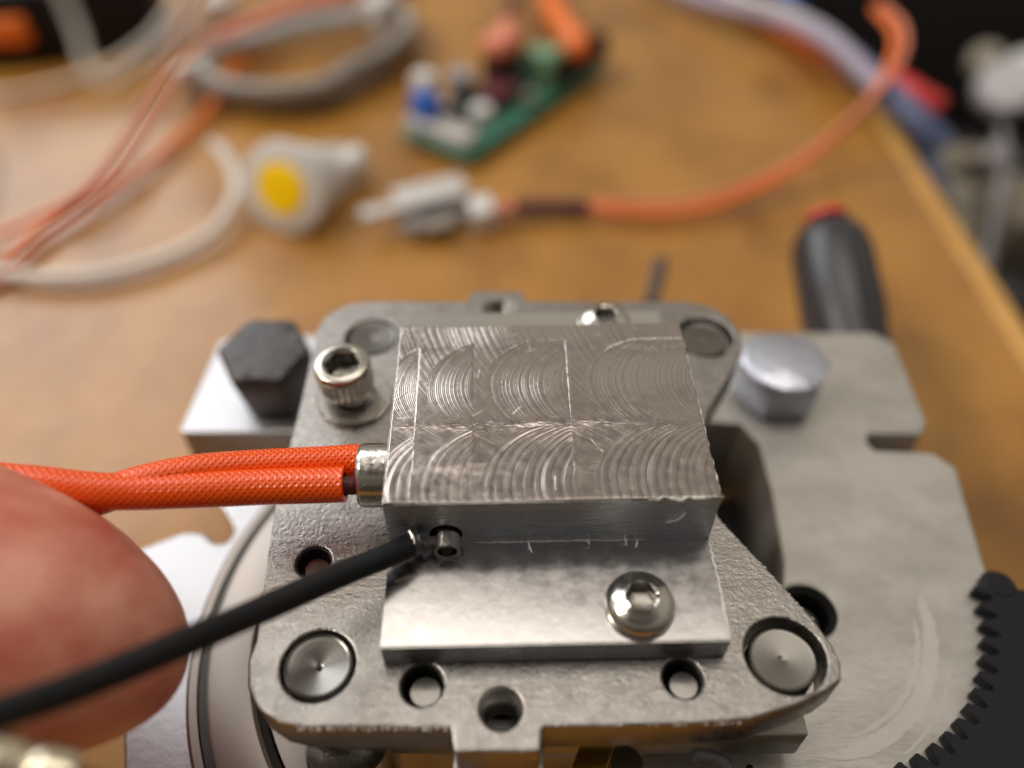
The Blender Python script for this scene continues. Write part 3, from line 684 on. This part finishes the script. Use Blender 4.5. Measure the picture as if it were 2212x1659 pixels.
from_bm('lug', lathe([(.30, 0), (.36, .1), (.36, 1.0), (.3, 1.1)], fc - axb * 2.3 + Vector((.15, -.3, .1)), (.75, .55, .3), n=24), M['white'], pbn)
box('black_insert', fc - axb * 2.35 + Vector((.55, -.35, -.55)), (.55, .7, .5), M['black_plastic'], pbn, rz=.6)
box('red_insert', fc - axb * 1.9 + Vector((.4, -.35, -.6)), (.25, .5, .4), M['maroon'], pbn, rz=.6)

# circuit board
def rect_on(px, py, rz, h_): pass
pcb = thing('circuit_board', T(1040, 250), 'small green circuit board crowded with parts and wires on the desk', 'circuit board')
A_ = T(868, 285, .35); B_ = T(1012, 348, .35); C_ = T(1300, 145, .35); D_ = T(1130, 85, .35)
ex = (C_ - B_); ey = (A_ - B_); Lx, Ly = ex.length, ey.length; ex.normalize(); ey = Vector((-ex.y, ex.x, 0))
rzb = math.atan2(ex.y, ex.x)
def BP(a_, b__, h_=0): return B_ + ex * a_ + ey * b__ + Vector((0, 0, h_))
box('board', BP(Lx / 2, Ly / 2), (Lx, Ly, .16), M['board'], pcb, rz=rzb, bev=.01)
box('edge_connector', BP(.55, Ly * .55, .25), (.7, Ly * .85, .35), M['clear'], pcb, rz=rzb)
box('blue_trimmer', BP(.7, Ly * .82, .65), (.6, .7, .75), M['blue'], pcb, rz=rzb)
box('white_socket', BP(1.1, Ly * .95, 1.0), (.55, .55, .8), M['white'], pcb, rz=rzb)
from_bm('capacitor', lathe([(.38, 0), (.40, .05), (.40, .9), (.36, .95)], BP(2.4, Ly * .85, .1), n=32), M['capgrey'], pcb)
from_bm('capacitor', lathe([(.30, 0), (.32, .05), (.32, .45), (.28, .5)], BP(1.75, Ly * .35, .1), n=32), M['white'], pcb)
box('chip', BP(1.5, Ly * .62, .3), (.7, .9, .3), M['black_plastic'], pcb, rz=rzb)
box('dark_red_coil', BP(3.0, Ly * .5, .35), (1.1, 1.0, .55), M['maroon'], pcb, rz=rzb)
box('black_socket', BP(4.2, Ly * .75, .6), (1.0, .9, 1.3), M['black_plastic'], pcb, rz=rzb, bev=.06)
box('green_terminal', BP(4.75, Ly * .30, .6), (.8, .9, 1.2), M['terminal'], pcb, rz=rzb, bev=.04)
box('black_header', BP(6.2, Ly * .18, .4), (3.0, .55, .8), M['black_plastic'], pcb, rz=rzb, bev=.04)
for k in range(22):
    a_, c_ = random.uniform(.3, Lx - .3), random.uniform(.15, Ly - .2); hh = random.uniform(.1, .4)
    box('component', BP(a_, c_, .12 + hh / 2), (random.uniform(.15, .4), random.uniform(.12, .3), hh), M[random.choice(['black_plastic', 'capgrey', 'nickel', 'white', 'maroon', 'beige'])], pcb, rz=rzb, bev=.01)
for k in range(9):
    box('pin_header', BP(5.0 + .27 * k, Ly * .18, 1.0), (.07, .07, .6), M['nickel'], pcb, rz=rzb, bev=.005)
tube('red_plug', [BP(4.0, Ly * .85, 1.2), T(1093, 95, 1.9), T(1095, 60, 2.0)], lambda t_: .42 - .1 * t_, M['pink_wire'], pcb, n=20)
ow = tube('orange_wire', [BP(5.9, Ly * .3, .7), T(1250, 100, 1.3), T(1215, 50, 1.3), T(1190, 0, .9), T(1180, -70, .3)], .38, M['orange_wire'], None, n=20)
tag(ow, 'thick bright orange wire leaving the circuit board towards the top', 'wire')
dw = tube('dark_wire', [T(1095, 62, 2.0), T(1095, 30, 1.6), T(1108, 0, .8), T(1110, -60, .2)], .2, M['maroon'], None, n=16)
tag(dw, 'dark wire behind the red plug of the circuit board', 'wire')

# clear plastic switch with its leads
sw = thing('plastic_switch', T(920, 470), 'clear white plastic switch with grey body in the middle of the desk', 'switch')
a_ = T(780, 482, .5); b__ = T(1000, 425, .55); d_ = b__ - a_
box('lever_arm', (a_ + b__) / 2 + Vector((0, .1, .1)), (d_.length, .45, .22), M['clear'], sw, rz=math.atan2(d_.y, d_.x), bev=.05)
box('cover', T(930, 415, .55), (1.9, .8, .25), M['clear'], sw, rz=math.atan2(d_.y, d_.x), bev=.05)
box('grey_body', T(935, 470, .22), (1.7, .8, .42), M['capgrey'], sw, rz=math.atan2(d_.y, d_.x) + .1, bev=.05)
box('dark_core', T(955, 455, .4), (1.25, .35, .15), M['black_oxide'], sw, rz=math.atan2(d_.y, d_.x) + .1, bev=.03)
box('pad', T(948, 485, .4), (.8, .35, .12), M['beige'], sw, rz=.3, bev=.03)
box('end_block', T(1042, 462, .35), (.62, .8, .7), M['white'], sw, rz=.2, bev=.12)
tube('shrink_tube', [T(1110, 448, .4), T(1180, 446, .35), T(1270, 446, .3)], .2, M['maroon'], sw, n=16)
tube('pink_stub', [T(1060, 450, .4), T(1120, 448, .4)], .17, M['pink_wire'], sw, n=12)
lw = tube('switch_lead', [T(1262, 444, .3), T(1340, 460, .3), T(1450, 462, .3), T(1560, 440, .4), T(1690, 380, .7), T(1800, 300, 1.3), T(1880, 215, 2.1), T(1925, 130, 2.8), T(1930, 70, 3.0), T(1890, 20, 2.6)], .11, M['orange_wire'], None, n=16)
tag(lw, 'orange lead curving from the plastic switch up the right of the desk', 'wire')
lw = tube('switch_lead', [T(1262, 440, .35), T(1340, 440, .4), T(1450, 438, .4), T(1560, 418, .5), T(1690, 365, .8), T(1800, 290, 1.4), T(1890, 205, 2.3), T(1950, 120, 3.0), T(1950, 55, 3.1), T(1905, 10, 2.7)], .09, M['pink_wire'], None, n=16)
tag(lw, 'salmon pink lead running alongside the orange lead on the right', 'wire')

# grey coiled cable with ties
gc = thing('grey_cable', T(620, 150), 'coil of grey cable with white ties behind the yellow button', 'cable')
for k in range(3):
    ins = .0 + 14 * k; up = .25 + .33 * k
    loop = [(870, 20), (885, 60), (860 - ins, 110), (790 - ins, 170 - ins), (700, 208 - ins), (600, 222 - ins), (500, 215 - ins), (420 + ins, 190 - ins), (395 + ins, 160 - ins * .5), (440 + ins, 110), (540, 75 + ins * .6), (660, 45 + ins * .6), (790, 25 + ins * .5)]
    tube('coil', [T(a_, b__, up) for a_, b__ in loop], .23, M['grey_cable'], gc, n=20)
box('white_tie', T(820, 30, .9), (.75, 1.3, 1.2), M['white'], gc, rz=-.4, bev=.1)
box('white_tie', T(415, 165, .8), (1.1, .35, .9), M['white'], gc, rz=.7, bev=.1)
for (pts, r_, mt, nm, lb) in [
    ([(470, 90, .5), (620, 25, .5), (780, -20, .5), (900, -60, .3)], .3, 'pink_wire', 'salmon_tube', 'wide salmon tube passing behind the grey coil at the top'),
    ([(700, 45, .6), (600, 75, .6), (520, 130, .5), (480, 190, .5), (430, 260, .3), (330, 345, .3), (200, 430, .3), (90, 500, .3), (0, 590, .2), (-120, 690, .2)], .12, 'orange_wire', 'orange_tube', 'orange tube running under the grey coil to the left edge'),
    ([(510, 70, 1.0), (440, 95, 1.0), (380, 150, 1.0), (330, 230, .9), (260, 340, .8), (180, 420, .6), (60, 480, .4), (-80, 540, .3)], .11, 'pink_wire', 'salmon_tube', 'salmon tube crossing the orange tube at the left'),
    ([(455, 310, 1.3), (490, 340, 1.1), (512, 410, .7), (470, 490, .4), (370, 550, .3), (230, 590, .3), (100, 598, .3), (0, 588, .3), (-120, 560, .3)], .16, 'white_wire', 'white_tube', 'white tube curving under the orange tubes left of the button')]:
    o = tube(nm, [T(*q_) for q_ in pts], r_, M[mt], None, n=16); tag(o, lb, 'tube', 'tubes lying on the left of the desk')
# white plug top centre-left, black tool top left
wp = from_bm('white_plug', lathe([(.3, -.02), (.45, .0), (.5, .15), (.5, 1.6), (.4, 1.7)], T(470, 30, .6), (-.1, 1, .15), n=32), M['white'], None)
tag(wp, 'white cylindrical plug end at the top left behind the wires', 'plug')
bt = thing('black_tool', T(120, 40), 'black tool body with an orange button in the top left corner', 'tool')
box('tool_body', T(140, 10, 1.2), (6.2, 3.6, 2.4), M['black_plastic'], bt, rz=.25, bev=.3)
box('orange_button', T(18, 62, 1.2), (1.4, .9, .9), M['orange_wire'], bt, rz=.1, bev=.15)
box('tool_side', T(60, 80, .5), (2.2, .8, 1.0), M['lilac'], bt, rz=.1, bev=.1)
# thin wires arching up in front of the lens, far out of focus
for pts, r_, mt, lb in [
    ([(60, -140, 3.9), (120, -40, 3.95), (165, 60, 4.0), (195, 150, 4.0), (240, 178, 4.0), (330, 110, 4.0), (430, 10, 4.0), (520, -90, 3.9)], .022, 'white_wire', 'thin white wire bent in a sharp V in the top left corner'),
    ([(-120, 190, 4.2), (0, 205, 4.2), (110, 185, 4.2), (215, 150, 4.2), (320, 80, 4.3), (390, -20, 4.4), (440, -120, 4.4)], .016, 'white_wire', 'thin white wire sweeping up from the left edge below the V bent one'),
    ([(-60, 230, 4.2), (-22, 330, 4.2), (-15, 400, 4.2), (-40, 480, 4.2), (-110, 560, 4.2)], .022, 'white_wire', 'white wire loop just entering at the left edge'),
    ([(430, -80, 3.7), (405, 60, 3.7), (350, 190, 3.7), (280, 310, 3.8), (200, 430, 3.9), (90, 530, 4.0), (-60, 640, 4.0)], .022, 'pale_salmon', 'thin salmon wire hanging close to the lens down the left side')]:
    o = tube('thin_wire', [PD(a_, b__, c_ * 1.0) for a_, b__, c_ in pts], r_, M[mt], None, n=12); tag(o, lb, 'wire', 'thin wires arching near the lens')

# wire bundle top right over the desk corner
for k, (mt, pts, r_, lb) in enumerate([
    ('lilac', [(1380, -60, .6), (1520, 0, .8), (1640, 30, 1.0), (1740, 60, 1.2), (1820, 110, 1.3), (1900, 190, 1.2)], .28, 'lilac grey wire of the bundle across the desk corner'),
    ('white_wire', [(1480, -60, 1.2), (1600, -5, 1.3), (1700, 25, 1.4), (1790, 70, 1.3), (1860, 130, 1.2)], .14, 'white wire of the bundle across the desk corner'),
    ('bluewire', [(1500, -50, .6), (1640, 15, .6), (1760, 70, .7), (1860, 150, .8), (1960, 240, .6), (2040, 320, .0)], .4, 'dark blue wire of the bundle across the desk corner'),
    ('orange_wire', [(1600, 0, .3), (1680, 60, .3), (1770, 110, .4), (1860, 160, .5), (1925, 200, .6)], .3, 'orange wire under the bundle at the desk corner'),
    ('red', [(1925, 170, .9), (1970, 200, .8), (2030, 235, .6)], .36, 'red plug end pointing off the desk corner')]):
    o = tube('bundle_wire' if mt != 'red' else 'red_plug', [T(*q_) for q_ in pts], r_, M[mt], None, n=16); tag(o, lb, 'wire' if mt != 'red' else 'plug', 'wire bundle across the desk corner' if mt != 'red' else None)
o = tube('blue_clip', [T(1690, -15, 1.4), T(1730, -5, 1.5)], .3, M['blue'], None); tag(o, 'small blue clip at the top edge on the wire bundle', 'clip')

# beyond the desk: dark box, pale post and grey fittings in the gloom
bx = from_bm('dark_case', box_bm(26, 9, 9, Matrix.Translation(T(2010, 40, 0) + Vector((9, 9, -3))) @ Matrix.Rotation(-.25, 4, 'Z'), .4), M['floor'])
tag(bx, 'dark case standing in shadow beyond the desk corner', 'case')
def far(px, py, z): return P(px, py, z)
ps = tube('pale_post', [far(2050, 330, -12), far(2085, 460, -12), far(2080, 560, -12)], .5, M['beige'], None); tag(ps, 'pale slim post beside the desk edge, deep in shadow', 'post')
ps = tube('slate_pipe', [far(2020, 330, -14), far(2040, 480, -14)], .7, M['bluewire'], None); tag(ps, 'slate blue pipe beside the pale post beyond the desk', 'pipe')
kt = thing('machine_fitting', far(2185, 170, -8), 'grey machine fitting with round knobs beyond the desk at the right edge', 'machine part')
for px, py, r_, lb in ((2175, 190, 1.15, 'round grey knob beyond the desk at the right edge'), (2215, 150, .8, 'small pale knob above the round grey knob'), (2130, 130, .7, 'dull grey fitting left of the knobs beyond the desk')):
    kb = from_bm('knob', lathe([(r_ * .8, -.5), (r_, -.3), (r_, .1), (r_ * .85, .3), (r_ * .2, .32)], far(px, py, -8), (-.3, -.5, .8), n=32), M['capgrey'] if r_ > .9 else M['white'] if r_ > .75 else M['beige'], kt)
for px, py, r_, m_ in ((2165, 60, .5, 'capgrey'), (2110, 330, .45, 'beige'), (2170, 330, .6, 'capgrey'), (2190, 640, .7, 'grip'), (2130, 560, .4, 'capgrey')):
    q = far(px, py, -9)
    from_bm('collar', lathe([(r_ * .7, -1.2), (r_, -1.1), (r_, -.1), (r_ * .8, 0), (r_ * .3, .02)], q, (.3, -.4, .9), n=28), M[m_], kt)
tube('shaft', [far(2130, 130, -8.3), far(2170, 330, -9.4), far(2130, 560, -9.4)], .16, M['capgrey'], kt)
bp_ = from_bm('beige_box', box_bm(3, 3.4, 2.5, Matrix.Translation(far(2210, 480, -12)), .3), M['beige']); tag(bp_, 'beige rounded box beyond the desk at the right edge', 'box')
